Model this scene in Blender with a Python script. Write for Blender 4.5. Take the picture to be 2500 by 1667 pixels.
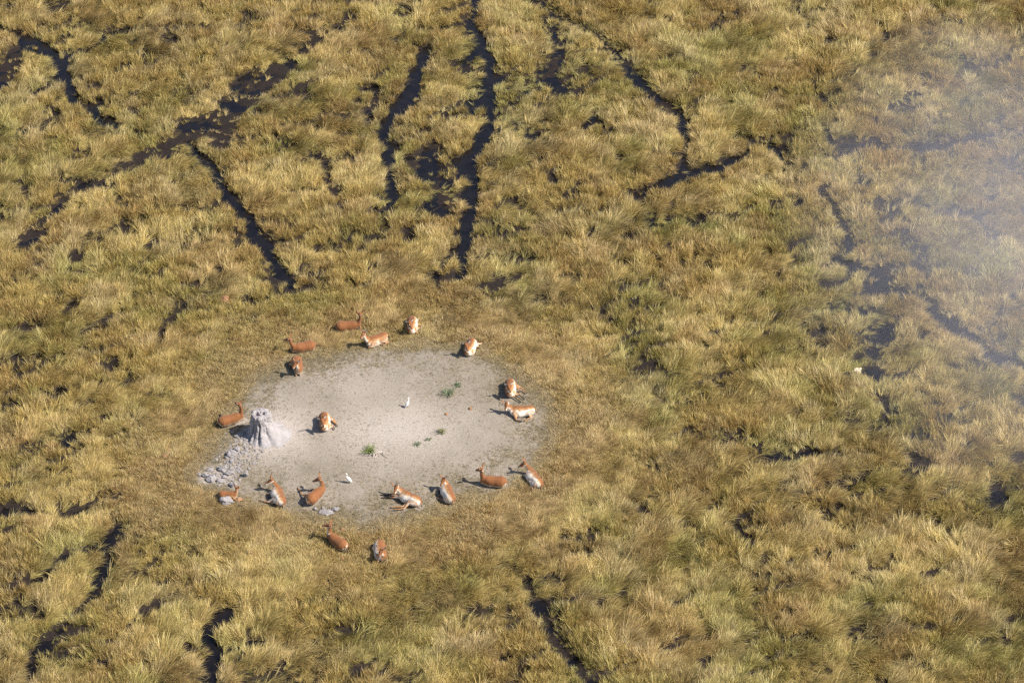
import bpy, bmesh, math, random
import numpy as np
from mathutils import Vector, Matrix

R = math.radians
rng = np.random.default_rng(7)
random.seed(7)
C = bpy.context.scene
for o in list(bpy.data.objects):
    bpy.data.objects.remove(o)

# ------------------------------------------------------------------ camera
ELEV = R(36.0)
DIST = 142.0
HFOV = R(20.0)
cam_d = bpy.data.cameras.new('camera')
cam_d.sensor_width = 36.0
cam_d.lens = 18.0 / math.tan(HFOV / 2)
cam_d.clip_start = 1.0
cam_d.clip_end = 6000.0
cam = bpy.data.objects.new('camera', cam_d)
CAM = Vector((0, -DIST * math.cos(ELEV), DIST * math.sin(ELEV)))
cam.location = CAM
cam.rotation_euler = (math.pi / 2 - ELEV, 0, 0)
C.collection.objects.link(cam)
C.camera = cam

# ------------------------------------------------------------------ world, sun, exposure
SUN = Vector((0.93, -0.22, 1.0)).normalized()
world = bpy.data.worlds.new('World')
C.world = world
world.use_nodes = True
wn = world.node_tree
wn.nodes.clear()
sky = wn.nodes.new('ShaderNodeTexSky')
sky.sky_type = 'NISHITA'
sky.sun_disc = False
sky.sun_elevation = math.asin(SUN.z)
sky.sun_rotation = math.atan2(SUN.x, SUN.y)
sky.air_density = 1.0
sky.dust_density = 1.2
bg = wn.nodes.new('ShaderNodeBackground')
bg.inputs['Strength'].default_value = 0.09
wo = wn.nodes.new('ShaderNodeOutputWorld')
wn.links.new(sky.outputs[0], bg.inputs[0])
wn.links.new(bg.outputs[0], wo.inputs[0])

sun_d = bpy.data.lights.new('sun', 'SUN')
sun_d.energy = 4.9
sun_d.angle = R(0.5)
sun_d.color = (1.0, 0.93, 0.80)
sun = bpy.data.objects.new('sun', sun_d)
sun.rotation_euler = (-SUN).to_track_quat('-Z', 'Y').to_euler()
sun.location = SUN * 60
C.collection.objects.link(sun)

C.view_settings.view_transform = 'Standard'
C.view_settings.look = 'None'
C.view_settings.exposure = 0.70
C.view_settings.gamma = 1.0
C.view_settings.use_curve_mapping = False
C.cycles.max_bounces = 4
C.cycles.diffuse_bounces = 2
C.cycles.transmission_bounces = 3
C.cycles.volume_bounces = 1
C.cycles.use_denoising = False
C.cycles.volume_step_rate = 2.0
C.cycles.volume_max_steps = 64

# ------------------------------------------------------------------ photo pixel -> world
F_PX = 2500 / 2 / math.tan(HFOV / 2)
def ray(px, py):
    x = (px - 1250.0) / F_PX
    y = -(py - 833.5) / F_PX
    right = Vector((1, 0, 0))
    fwd = Vector((0, math.cos(ELEV), -math.sin(ELEV)))
    up = Vector((0, math.sin(ELEV), math.cos(ELEV)))
    return (fwd + right * x + up * y)
def at(px, py, z=0.0):
    d = ray(px, py)
    t = (z - CAM.z) / d.z
    return CAM + d * t
def zoom(ox, oy, s):
    return lambda x, y, z=0.0: at(ox + x / s, oy + y / s, z)
Z2 = zoom(660, 730, 5.8075)
Z3 = zoom(960, 740, 4.9)
Z4 = zoom(460, 950, 5.2275)
Z5 = zoom(600, 1120, 6.031)
Z6 = zoom(860, 1100, 5.6)
Z7 = zoom(1100, 1080, 7.84)

# ------------------------------------------------------------------ noise
def _hash(ix, iy, seed):
    n = (ix.astype(np.int64) * 374761393 + iy.astype(np.int64) * 668265263 + seed * 1274126177) & 0xFFFFFFFF
    n = ((n ^ (n >> 13)) * 1274126177) & 0xFFFFFFFF
    n = n ^ (n >> 16)
    return (n & 0xFFFFFF) / float(0xFFFFFF)
def vnoise(x, y, seed=0):
    ix = np.floor(x); iy = np.floor(y)
    fx = x - ix; fy = y - iy
    fx = fx * fx * fx * (fx * (fx * 6 - 15) + 10)
    fy = fy * fy * fy * (fy * (fy * 6 - 15) + 10)
    a = _hash(ix, iy, seed); b = _hash(ix + 1, iy, seed)
    c = _hash(ix, iy + 1, seed); d = _hash(ix + 1, iy + 1, seed)
    return (a + (b - a) * fx) * (1 - fy) + (c + (d - c) * fx) * fy
def fbm(x, y, seed=0, oct=3):
    s = 0; a = 1.0; t = 0
    for k in range(oct):
        s = s + a * vnoise(x * 2 ** k + 17.3 * k, y * 2 ** k - 9.1 * k, seed + k)
        t += a; a *= 0.5
    return s / t
def sstep(a, b, x):
    t = np.clip((x - a) / (b - a), 0, 1)
    return t * t * (3 - 2 * t)

# ------------------------------------------------------------------ maps of the floodplain
X0, X1, Y0, Y1, RES = -37.0, 37.0, -33.0, 46.0, 0.1
gx = np.arange(X0, X1 + RES / 2, RES); gy = np.arange(Y0, Y1 + RES / 2, RES)
GX, GY = np.meshgrid(gx, gy)

def stamp(fld, pts, widths):
    """min over segments of distance / half-width"""
    P = [at(*p) for p in pts]
    if np.isscalar(widths):
        widths = [widths] * len(P)
    for (a, b, wa, wb) in zip(P[:-1], P[1:], widths[:-1], widths[1:]):
        m = 3.0
        i0 = max(0, int((min(a.x, b.x) - m - X0) / RES)); i1 = min(len(gx), int((max(a.x, b.x) + m - X0) / RES) + 1)
        j0 = max(0, int((min(a.y, b.y) - m - Y0) / RES)); j1 = min(len(gy), int((max(a.y, b.y) + m - Y0) / RES) + 1)
        if i1 <= i0 or j1 <= j0:
            continue
        sx = GX[j0:j1, i0:i1]; sy = GY[j0:j1, i0:i1]
        dx, dy = b.x - a.x, b.y - a.y
        L2 = dx * dx + dy * dy + 1e-9
        t = np.clip(((sx - a.x) * dx + (sy - a.y) * dy) / L2, 0, 1)
        d = np.hypot(sx - a.x - t * dx, sy - a.y - t * dy)
        w = (wa + (wb - wa) * t) / 2
        fld[j0:j1, i0:i1] = np.minimum(fld[j0:j1, i0:i1], d / w)
def spot(fld, px, py, rx, ry=None):
    p = at(px, py); ry = ry or rx
    fld[:] = np.minimum(fld, np.hypot((GX - p.x) / rx, (GY - p.y) / ry))

BIG = 9.0
warp_x = (fbm(GX / 1.3, GY / 1.3, 51) - .5) * 0.5
U_water = np.full(GX.shape, BIG)     # open dark water
U_mud = np.full(GX.shape, BIG)       # trodden mud tracks
U_thin = np.full(GX.shape, BIG)      # thinned, waterlogged grass
ch = U_water
stamp(ch, [(-60, 60), (7, 67), (47, 80), (90, 101), (123, 130), (145, 155), (155, 188), (166, 217), (181, 242), (210, 258), (239, 282), (275, 300), (318, 315), (351, 325)],
      [.7, .8, .9, 1.2, 1.3, 1.5, 1.3, .8, .8, .8, .9, .8, .6, .5])
stamp(ch, [(155, 141), (210, 123), (246, 98), (268, 76), (307, 69)], [.6, .5, .5, .5, .4])
stamp(ch, [(452, 345), (481, 376), (506, 398), (524, 423), (542, 456), (564, 481), (593, 513), (620, 560), (629, 583), (651, 604), (676, 648), (698, 673), (719, 695)],
      [.5, .7, 1.1, 1.0, .8, .9, 1.1, 1.0, .9, .8, .8, .8, .4])
stamp(ch, [(1158, -30), (1160, 22), (1143, 51), (1161, 76), (1176, 119), (1183, 155), (1190, 188), (1190, 231), (1196, 271), (1192, 300), (1180, 333), (1161, 358), (1147, 383), (1143, 419), (1147, 456), (1145, 495), (1147, 535), (1138, 569), (1130, 605), (1129, 645), (1128, 685)],
      [.6, .6, .5, .9, 1.0, 1.1, 1.0, .9, 1.0, 1.0, 1.0, .9, 1.1, 1.1, .9, 1.0, .9, 1.0, .9, .6, .3])
stamp(ch, [(1110, 603), (1091, 637), (1074, 654), (1043, 686)], [.5, .45, .4, .3])
stamp(ch, [(1053, 101), (1035, 127), (1031, 152), (1013, 174), (1010, 202), (995, 235), (970, 264), (945, 289), (937, 315), (939, 347), (945, 372), (952, 409), (955, 445), (955, 485)],
      [.4, .9, .9, 1.2, 1.2, 1.3, 1.2, 1.0, .8, .8, .8, .8, .9, .6])
stamp(ch, [(1541, 468), (1577, 462), (1613, 448), (1650, 434), (1686, 416), (1722, 409), (1758, 409), (1795, 385), (1828, 370)], [.4, .6, .9, 1.2, 1.3, 1.2, 1.2, .9, .5])
stamp(ch, [(1874, 350), (1896, 368), (1907, 390), (1932, 405)], [.7, .8, .7, .4])
stamp(ch, [(2019, 392), (2055, 383), (2084, 372), (2090, 365)], [.6, .8, .7, .4])
stamp(ch, [(2010, 310), (2016, 325), (2026, 343)], .45)
stamp(ch, [(2215, 231), (2257, 231)], .7)
stamp(ch, [(2069, 572), (2069, 619), (2030, 632), (2069, 645), (2095, 655), (2134, 659), (2160, 684), (2170, 705), (2200, 712), (2243, 724), (2275, 749), (2301, 778), (2330, 804), (2355, 815), (2388, 840), (2416, 862), (2456, 880), (2500, 901), (2580, 930)],
      [.5, .6, .6, 1.2, .9, .9, 1.0, 1.2, .8, .9, 1.1, 1.2, 1.7, 1.2, .9, 1.0, 1.2, 1.1, 1.0])
stamp(ch, [(2012, 708), (2048, 695), (2077, 681)], [.3, .5, .4])
stamp(ch, [(2120, 705), (2180, 703)], 1.0)
stamp(ch, [(-40, 1255), (0, 1255), (29, 1248), (83, 1252), (100, 1256)], [.5, .6, .6, .7, .4])
stamp(ch, [(513, 1690), (513, 1657), (513, 1606), (506, 1555), (517, 1527), (542, 1501), (568, 1492)], [.8, .8, .9, .9, 1.0, 1.3, .7])
stamp(ch, [(1657, 270), (1672, 320)], .7)
stamp(ch, [(1429, 312), (1447, 271)], .5)
stamp(ch, [(72, 239), (95, 226), (119, 213)], .6)
stamp(ch, [(61, 1690), (64, 1650), (69, 1622)], .6)
for (x, y, r) in [(615, 172, .5), (1371, 1305, .4), (1451, 1362, .4), (1234, 1606, .4), (1147, 1498, .35), (1165, 1555, .35), (622, 1563, .5), (1733, 1245, .55), (1784, 1284, .5),
                  (2015, 1270, .5), (1997, 1353, .4), (2149, 1389, .5), (2254, 1411, .5), (1918, 1490, .5), (2066, 1552, .5), (1827, 1566, .45), (2427, 1205, .7), (2261, 1136, .5),
                  (1997, 1635, .5), (1972, 1111, .6), (108, 713, .4), (177, 734, .4), (202, 850, .45), (61, 840, .3), (159, 944, .5), (94, 890, .3), (217, 568, .35), (1787, 525, .6),
                  (2167, 789, .7), (2142, 825, .7), (2131, 858, .6), (1997, 843, .6), (2125, 908, .7), (1545, 188, .4), (1505, 127, .5), (560, 1080, .0), (1595, 235, .4), (1350, 441, .35),
                  (910, 215, .6), (1520, 1480, .4), (1250, 1090, .0), (1107, 385, .5), (885, 330, .5), (870, 395, .4), (1240, 210, .5), (1210, 320, .6), (1040, 410, .6), (1080, 430, .5)]:
    if r > 0:
        spot(ch, x, y, r * .85, r * .7)
mu = U_mud
stamp(mu, [(830, 60), (799, 80), (752, 116), (705, 145), (680, 177), (636, 210), (593, 246), (553, 275), (513, 289), (481, 307), (434, 336), (394, 369), (354, 383), (311, 401), (253, 434), (202, 456), (163, 492), (119, 531), (80, 557), (45, 595)],
      [.6, .6, .7, .8, .9, 1.3, 1.4, 1.6, 1.5, 1.1, 1.1, 1.0, 1.0, .9, .8, .8, .9, .8, .8, .8])
stamp(mu, [(620, 195), (600, 180), (575, 200)], .8)
stamp(mu, [(560, 290), (545, 330), (535, 350)], 1.2)
stamp(mu, [(685, 372), (745, 381), (785, 376), (812, 361)], [.3, .45, .5, .3])
stamp(mu, [(2218, 362), (2265, 362), (2319, 351), (2355, 340), (2445, 322), (2530, 305)], .4)
stamp(mu, [(30, 130), (45, 160), (15, 185)], 1.6)
stamp(mu, [(1020, 380), (1035, 400)], 1.4)
stamp(mu, [(60, 590), (90, 570), (110, 562)], .7)
stamp(mu, [(120, 1258), (180, 1252), (224, 1228), (289, 1208)], .35)
stamp(mu, [(1262, -10), (1342, 25), (1371, 43), (1400, 61), (1450, 80), (1505, 125), (1530, 158), (1560, 195), (1600, 238), (1640, 265)], [.5, .5, .5, .5, .5, .5, .7, .6, .5, .5])
stamp(mu, [(1350, 60), (1358, 119), (1350, 152), (1342, 195), (1380, 225)], [.7, .9, .8, .7, .5])
stamp(mu, [(1640, 265), (1665, 300), (1680, 345), (1650, 430)], [.5, .8, .4, .3])
stamp(mu, [(1281, 1405), (1288, 1454), (1317, 1490), (1342, 1530), (1357, 1563), (1389, 1602), (1422, 1635), (1440, 1670)], .42)
stamp(mu, [(61, 1664), (87, 1584), (145, 1527), (181, 1498), (217, 1454), (239, 1407), (262, 1350)], .34)
stamp(mu, [(100, 1410), (155, 1353), (253, 1320), (290, 1280)], .3)
stamp(mu, [(2026, 345), (2090, 350), (2218, 362), (2265, 362), (2319, 351), (2355, 340), (2445, 322), (2530, 305)], [.4, .4, .8, .8, .8, .7, .7, .7])
stamp(mu, [(-30, 1257), (29, 1250), (83, 1254), (123, 1262), (180, 1256)], [.8, .8, .8, .6, .5])
stamp(mu, [(920, 225), (905, 260), (900, 290)], .6)
stamp(mu, [(785, 395), (800, 440), (820, 480)], .6)
stamp(mu, [(1080, 440), (1060, 480), (1085, 520)], .8)
stamp(mu, [(2000, 470), (2040, 500), (2060, 560)], .5)
stamp(mu, [(1840, 500), (1790, 530), (1700, 520)], .6)
th = U_thin
stamp(th, [(1260, -10), (1342, 25), (1371, 43), (1400, 61), (1450, 80), (1505, 120)], [1.2, 1.2, 1.0, 1.0, 1.0, .8])
stamp(th, [(1345, 60), (1357, 119), (1350, 152), (1345, 200), (1390, 220)], 1.6)
stamp(th, [(1505, 120), (1527, 155), (1545, 188), (1595, 235), (1631, 260)], 1.3)
stamp(th, [(1210, 190), (1290, 200), (1320, 190)], 2.2)
stamp(th, [(1220, 290), (1260, 320), (1290, 330)], 1.8)
stamp(th, [(1040, 380), (1050, 430), (1075, 470), (1020, 520)], 1.5)
stamp(th, [(955, 480), (940, 530), (925, 580)], .9)
stamp(th, [(1140, 76), (1150, 200), (1155, 260)], 1.2)
stamp(th, [(1950, 786), (1975, 775), (2004, 760), (2040, 749), (2066, 731)], .9)
stamp(th, [(2130, 770), (2150, 830), (2120, 900), (2180, 930)], 2.0)
stamp(th, [(185, 60), (210, 60), (230, 75)], 1.5)
stamp(th, [(87, 1584), (145, 1527), (181, 1498), (217, 1454), (239, 1407), (260, 1350)], .8)
stamp(th, [(1281, 1411), (1288, 1454), (1317, 1490), (1342, 1530), (1357, 1563), (1389, 1602), (1422, 1635), (1440, 1670)], [.7, .8, .9, .9, .9, .9, .9, .8])
stamp(th, [(100, 1410), (155, 1353), (253, 1320), (290, 1280)], 1.0)
stamp(th, [(1540, 470), (1600, 560), (1650, 530), (1740, 560)], 1.0)
stamp(th, [(72, 1105), (112, 1067), (200, 1060)], 1.1)
stamp(th, [(1760, 1060), (1850, 1080), (1950, 1105)], 1.2)

# clearing outline (trodden island of bare clay)
clear_px = [(485, 1172), (520, 1110), (560, 1060), (585, 1010), (615, 960), (660, 915), (740, 880), (860, 862), (1000, 852), (1130, 858), (1200, 890), (1258, 925),
            (1310, 985), (1330, 1045), (1312, 1100), (1258, 1150), (1190, 1190), (1100, 1222), (1000, 1250), (900, 1266), (760, 1258), (690, 1238), (620, 1215), (555, 1205)]
CP = [at(*p) for p in clear_px]
D_clear = np.full(GX.shape, 99.0)
inside = np.zeros(GX.shape, bool)
for a, b in zip(CP, CP[1:] + CP[:1]):
    dx, dy = b.x - a.x, b.y - a.y
    t = np.clip(((GX - a.x) * dx + (GY - a.y) * dy) / (dx * dx + dy * dy), 0, 1)
    D_clear = np.minimum(D_clear, np.hypot(GX - a.x - t * dx, GY - a.y - t * dy))
    cross = ((a.y > GY) != (b.y > GY)) & (GX < dx * (GY - a.y) / (dy + 1e-12) + a.x)
    inside ^= cross
D_clear[inside] *= -1
D_clear += (fbm(GX / 1.1, GY / 1.1, 5) - .5) * 1.0 - .25

jit = (fbm(GX / 0.5, GY / 0.5, 11) - .5) * 1.5
w_water = 1 - sstep(.55, 1.02, U_water + jit)
bank = 1 - sstep(1.0, 3.2, np.minimum(U_water, U_mud))
U_mud *= .62 + 1.0 * sstep(.3, .7, fbm(GX / 1.7, GY / 1.7, 13, 2))
w_mud = 1 - sstep(.80, 1.4, U_mud + jit)
w_thin = 1 - sstep(.5, 1.3, U_thin + jit)
ring = sstep(0.5, 7.0, D_clear)                      # 0 at the clearing, 1 in the open marsh
# natural gaps between tussocks
ang = .5
gxr = GX * math.cos(ang) + GY * math.sin(ang); gyr = -GX * math.sin(ang) + GY * math.cos(ang)
n_gap = fbm(gxr / 1.0, gyr / 0.6, 21, 3)
n_reg = fbm(GX / 9.0, GY / 9.0, 31, 2)
gap_amt = 0.325 + 0.14 * n_reg
w_gap = 1 - sstep(gap_amt - .02, gap_amt + .06, n_gap)
# fine network of trodden runs between the tussocks
vein = np.abs(fbm(gxr / 3.4, gyr / 2.2, 23, 4) - .5)
vein2 = np.abs(fbm(gxr / 1.9 + 40, gyr / 1.5, 27, 3) - .5)
n_v = sstep(.38, .66, fbm(GX / 7.0, GY / 7.0, 29, 2)); n_v2 = sstep(.42, .68, fbm(GX / 5.0, GY / 5.0, 33, 2))
w_vein = np.maximum((1 - sstep(.012, .034, vein)) * n_v, (1 - sstep(.012, .036, vein2)) * n_v2)
w_gap = np.maximum(w_gap, .95 * w_vein) * sstep(1.5, 6.0, D_clear)
tus = fbm(GX / 0.5, GY / 0.5, 41, 3)
tus2 = fbm(GX / 2.6, GY / 2.6, 45, 2)
H = (0.19 + 0.19 * sstep(.25, .75, tus)) * (0.80 + 0.36 * tus2) * (1 - .25 * bank)
H *= 1 - .45 * w_thin
H = H * (0.42 + 0.58 * sstep(1.0, 8.0, D_clear))
H = np.where(D_clear < 1.6, np.minimum(H, .10 + .14 * np.clip(D_clear, 0, 1.6)), H)
DENS = (1 - .91 * w_water) * (1 - .95 * w_mud) * (1 - .93 * w_gap) * (1 - .55 * w_thin)
DENS *= sstep(-.3, .5, D_clear)
# ground relief
GZ = -0.05 - 0.40 * w_water - 0.05 * w_mud - 0.10 * w_gap - 0.07 * w_thin
GZ = GZ * sstep(-.2, 2.5, D_clear) + 0.16 * (1 - sstep(-3.0, 1.0, D_clear)) - .02
GZ += (fbm(GX / 1.4, GY / 1.4, 61) - .5) * .10 * ring + (fbm(GX / .35, GY / .35, 66) - .5) * .025
WATER_Z = -0.20

def sample(fld, x, y):
    fx = np.clip((np.asarray(x) - X0) / RES, 0, len(gx) - 1.001); fy = np.clip((np.asarray(y) - Y0) / RES, 0, len(gy) - 1.001)
    i = fx.astype(int); j = fy.astype(int); u = fx - i; v = fy - j
    return (fld[j, i] * (1 - u) + fld[j, i + 1] * u) * (1 - v) + (fld[j + 1, i] * (1 - u) + fld[j + 1, i + 1] * u) * v
def ground_z(p):
    return float(sample(GZ, p.x, p.y))

# ------------------------------------------------------------------ helpers
COL = C.collection
def mk(name, me, mat=None, parent=None):
    o = bpy.data.objects.new(name, me)
    COL.objects.link(o)
    if mat:
        me.materials.append(mat)
    if parent:
        o.parent = parent
    return o
def tag(o, label=None, cat=None, group=None, kind=None):
    if label: o['label'] = label
    if cat: o['category'] = cat
    if group: o['group'] = group
    if kind: o['kind'] = kind
    return o
def empty(name, loc):
    o = bpy.data.objects.new(name, None)
    o.empty_display_size = .2
    o.location = loc
    COL.objects.link(o)
    return o
def np_mesh(name, V, faces):
    me = bpy.data.meshes.new(name)
    me.from_pydata([tuple(v) for v in V], [], faces)
    me.update()
    return me
def smooth(me):
    me.polygons.foreach_set('use_smooth', [True] * len(me.polygons))

class NT:
    def __init__(s, name):
        s.m = bpy.data.materials.new(name); s.m.use_nodes = True
        s.t = s.m.node_tree; s.t.nodes.clear()
    def n(s, typ, **kw):
        nd = s.t.nodes.new(typ)
        for k, v in kw.items():
            if k in nd.inputs.keys() if isinstance(k, str) else False:
                nd.inputs[k].default_value = v
            else:
                setattr(nd, k, v)
        return nd
    def l(s, a, b): s.t.links.new(a, b)
    def noise(s, vec, scale, detail=4, rough=.6, dist=0):
        nd = s.n('ShaderNodeTexNoise'); nd.inputs['Scale'].default_value = scale
        nd.inputs['Detail'].default_value = detail; nd.inputs['Roughness'].default_value = rough
        nd.inputs['Distortion'].default_value = dist
        if vec is not None: s.l(vec, nd.inputs['Vector'])
        return nd.outputs['Fac']
    def ramp(s, fac, stops):
        nd = s.n('ShaderNodeValToRGB'); cr = nd.color_ramp
        while len(cr.elements) > 1: cr.elements.remove(cr.elements[-1])
        cr.elements[0].position = stops[0][0]; cr.elements[0].color = (*stops[0][1], 1)
        for p, c in stops[1:]:
            e = cr.elements.new(p); e.color = (*c, 1)
        s.l(fac, nd.inputs['Fac'])
        return nd.outputs['Color']
    def mix(s, fac, a, b, mode='MIX'):
        nd = s.n('ShaderNodeMix', data_type='RGBA', blend_type=mode)
        for sock, val in ((nd.inputs[0], fac), (nd.inputs[6], a), (nd.inputs[7], b)):
            if hasattr(val, 'links'): s.l(val, sock)
            elif isinstance(val, tuple): sock.default_value = (*val, 1)
            else: sock.default_value = val
        return nd.outputs[2]
    def math(s, op, a, b=None, c=None):
        nd = s.n('ShaderNodeMath', operation=op)
        for k, v in enumerate((a, b, c)):
            if v is None: continue
            if hasattr(v, 'links'): s.l(v, nd.inputs[k])
            else: nd.inputs[k].default_value = v
        return nd.outputs[0]
    def attr(s, name, typ='GEOMETRY', out='Fac'):
        nd = s.n('ShaderNodeAttribute', attribute_name=name, attribute_type=typ)
        return nd.outputs[out]
    def pos(s):
        return s.n('ShaderNodeNewGeometry').outputs['Position']
    def objco(s):
        return s.n('ShaderNodeTexCoord').outputs['Object']
    def bump(s, h, strength, dist):
        nd = s.n('ShaderNodeBump'); nd.inputs['Strength'].default_value = strength; nd.inputs['Distance'].default_value = dist
        s.l(h, nd.inputs['Height']); return nd.outputs['Normal']
    def out(s, color, rough=.9, normal=None, spec=.2):
        p = s.n('ShaderNodeBsdfPrincipled')
        if hasattr(color, 'links'): s.l(color, p.inputs['Base Color'])
        else: p.inputs['Base Color'].default_value = (*color, 1)
        if hasattr(rough, 'links'): s.l(rough, p.inputs['Roughness'])
        else: p.inputs['Roughness'].default_value = rough
        p.inputs['Specular IOR Level'].default_value = spec
        if normal is not None: s.l(normal, p.inputs['Normal'])
        o = s.n('ShaderNodeOutputMaterial'); s.l(p.outputs[0], o.inputs['Surface'])
        return s.m

# ------------------------------------------------------------------ ground and water
def build_ground():
    step = 0.2
    xs = np.arange(X0 + .3, X1 - .3, step); ys = np.arange(Y0 + .3, Y1 - .3, step)
    ext = np.array([3, 10, 30, 90, 300, 1000, 3000.0])
    xs = np.concatenate([xs[0] - ext[::-1], xs, xs[-1] + ext])
    ys = np.concatenate([ys[0] - ext[::-1], ys, ys[-1] + ext])
    A, B = np.meshgrid(xs, ys)
    Z = sample(GZ, A, B)
    far = (A < X0) | (A > X1) | (B < Y0) | (B > Y1)
    Z = np.where(far, -.05, Z)
    V = np.stack([A, B, Z], -1).reshape(-1, 3)
    nx, ny = len(xs), len(ys)
    idx = np.arange(nx * ny).reshape(ny, nx)
    F = np.stack([idx[:-1, :-1], idx[:-1, 1:], idx[1:, 1:], idx[1:, :-1]], -1).reshape(-1, 4)
    me = np_mesh('ground', V, F.tolist())
    smooth(me)
    def at_map(nm, fld, farval=0.0):
        v = np.where(far, farval, sample(fld, A, B)).reshape(-1)
        a = me.attributes.new(nm, 'FLOAT', 'POINT'); a.data.foreach_set('value', v.astype(np.float32))
    at_map('mud', np.maximum(np.maximum(w_mud, w_gap), np.maximum(w_water, w_thin)))
    at_map('clay', 1 - sstep(-.3, .8, D_clear))
    at_map('ring', 1 - sstep(-.6, 3.5, D_clear))
    mp = at(665, 1060); c1 = at(960, 1055); c2 = at(870, 940)
    pale = np.maximum(1.1 * np.exp(-((GX - mp.x) ** 2 / 3.2 + (GY - mp.y) ** 2 / 5.0)), .80 * np.exp(-((GX - c1.x) ** 2 / 14 + (GY - c1.y) ** 2 / 6)))
    pale = np.maximum(pale, .35 * np.exp(-((GX - c2.x) ** 2 / 12 + (GY - c2.y) ** 2 / 5)))
    tr = np.full(GX.shape, BIG)
    stamp(tr, [(612, 1075), (585, 1100), (560, 1130), (545, 1155), (515, 1170)], [1.6, 2.2, 2.4, 2.2, 1.4])
    pale = np.maximum(pale, .7 * (1 - sstep(.3, 1.3, tr + jit * .4)))
    at_map('pale', pale)
    t = NT('ground_soil')
    P = t.pos()
    mp_ = t.n('ShaderNodeMapping'); mp_.inputs['Scale'].default_value = (1.0, 1.9, 1.0); t.l(P, mp_.inputs['Vector'])
    n1 = t.noise(P, .55, 4); n2 = t.noise(mp_.outputs[0], 7.0, 5, .7); n3 = t.noise(mp_.outputs[0], 16.0, 4, .75)
    thatch = t.ramp(n2, [(.3, (.022, .017, .012)), (.55, (.055, .040, .024)), (.75, (.11, .08, .042))])
    mudc = t.ramp(n2, [(.3, (.014, .011, .011)), (.6, (.030, .023, .021)), (.8, (.070, .054, .046))])
    clay = t.ramp(n1, [(.3, (.145, .130, .114)), (.5, (.212, .189, .174)), (.7, (.285, .256, .245))])
    litter = t.ramp(n3, [(.40, (.15, .125, .080)), (.5, (.28, .235, .18)), (.58, (.42, .32, .20))])
    clay = t.mix(.42, clay, litter)
    palec = t.ramp(n2, [(.35, (.40, .35, .32)), (.65, (.54, .48, .445))])
    pf = t.math('MULTIPLY', t.attr('pale'), t.math('MULTIPLY_ADD', n2, 1.3, .2))
    clay = t.mix(pf, clay, palec)
    base = t.mix(t.attr('mud'), thatch, mudc)
    dry = t.ramp(n2, [(.3, (.11, .08, .042)), (.55, (.22, .16, .08)), (.75, (.32, .235, .125))])
    base = t.mix(t.attr('ring'), base, dry)
    cf = t.math('ADD', t.attr('clay'), t.math('MULTIPLY_ADD', n3, .9, -.45)); cf = t.math('MINIMUM', t.math('MAXIMUM', cf, 0), 1)
    cf = t.math('MULTIPLY', cf, t.math('MINIMUM', t.math('MULTIPLY', t.attr('clay'), 4.0), 1.0))
    col = t.mix(cf, base, clay)
    t.out(col, .95, t.bump(t.noise(P, 14.0, 6, .75), .8, .06), .1)
    return tag(mk('ground', me, t.m), kind='structure')
build_ground()

def build_water():
    me = np_mesh('water', [(-60, -45, WATER_Z), (60, -45, WATER_Z), (60, 60, WATER_Z), (-60, 60, WATER_Z)], [(0, 1, 2, 3)])
    t = NT('swamp_water')
    P = t.pos()
    col = t.ramp(t.noise(P, 1.7, 4), [(.35, (.005, .0045, .006)), (.7, (.012, .010, .011))])
    t.out(col, .14, t.bump(t.noise(P, 5.0, 3), .12, .02), .25)
    tag(mk('water', me, t.m), kind='structure')
build_water()

# ------------------------------------------------------------------ grass
def tuft_mesh(name, n, height, spread, lean, lean_sp, fan, width, droop, seed):
    r = np.random.default_rng(seed)
    V = []; F = []; S = []
    for k in range(n):
        a = r.uniform(0, 2 * math.pi); rad = spread * math.sqrt(r.uniform())
        b = np.array([rad * math.cos(a), rad * math.sin(a), -.04])
        L = height * r.uniform(.55, 1.12)
        la = r.normal(0, fan)
        incl = max(0.02, lean + r.normal(0, lean_sp))
        # outward component so the tuft opens like a fountain
        d = np.array([math.cos(la) * math.sin(incl), math.sin(la) * math.sin(incl), math.cos(incl)])
        d += .25 * np.array([math.cos(a), math.sin(a), 0]) * r.uniform(.2, 1.0)
        d /= np.linalg.norm(d)
        w = width * r.uniform(.6, 1.25)
        side_a = r.uniform(0, math.pi)
        side = np.array([math.cos(side_a), math.sin(side_a), 0.15])
        p = b.copy(); segs = 4
        i0 = len(V); sh = r.uniform()
        for s in range(segs + 1):
            ww = w * (1 - .55 * s / segs) / 2
            if s == segs:
                V.append(p.copy()); S.append(sh)
            else:
                V.append(p - side * ww); V.append(p + side * ww); S += [sh, sh]
            d = d + np.array([0.35 * math.cos(la), 0.35 * math.sin(la), -1.0]) * droop * r.uniform(.6, 1.3)
            d /= np.linalg.norm(d)
            p = p + d * L / segs
            p[2] = max(p[2], .015)
        for s in range(segs - 1):
            q = i0 + 2 * s
            F.append((q, q + 1, q + 3, q + 2))
        q = i0 + 2 * (segs - 1)
        F.append((q, q + 1, q + 2))
    me = np_mesh(name, V, F)
    a = me.attributes.new('blade', 'FLOAT', 'POINT'); a.data.foreach_set('value', np.array(S, np.float32))
    smooth(me)
    return me

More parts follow.
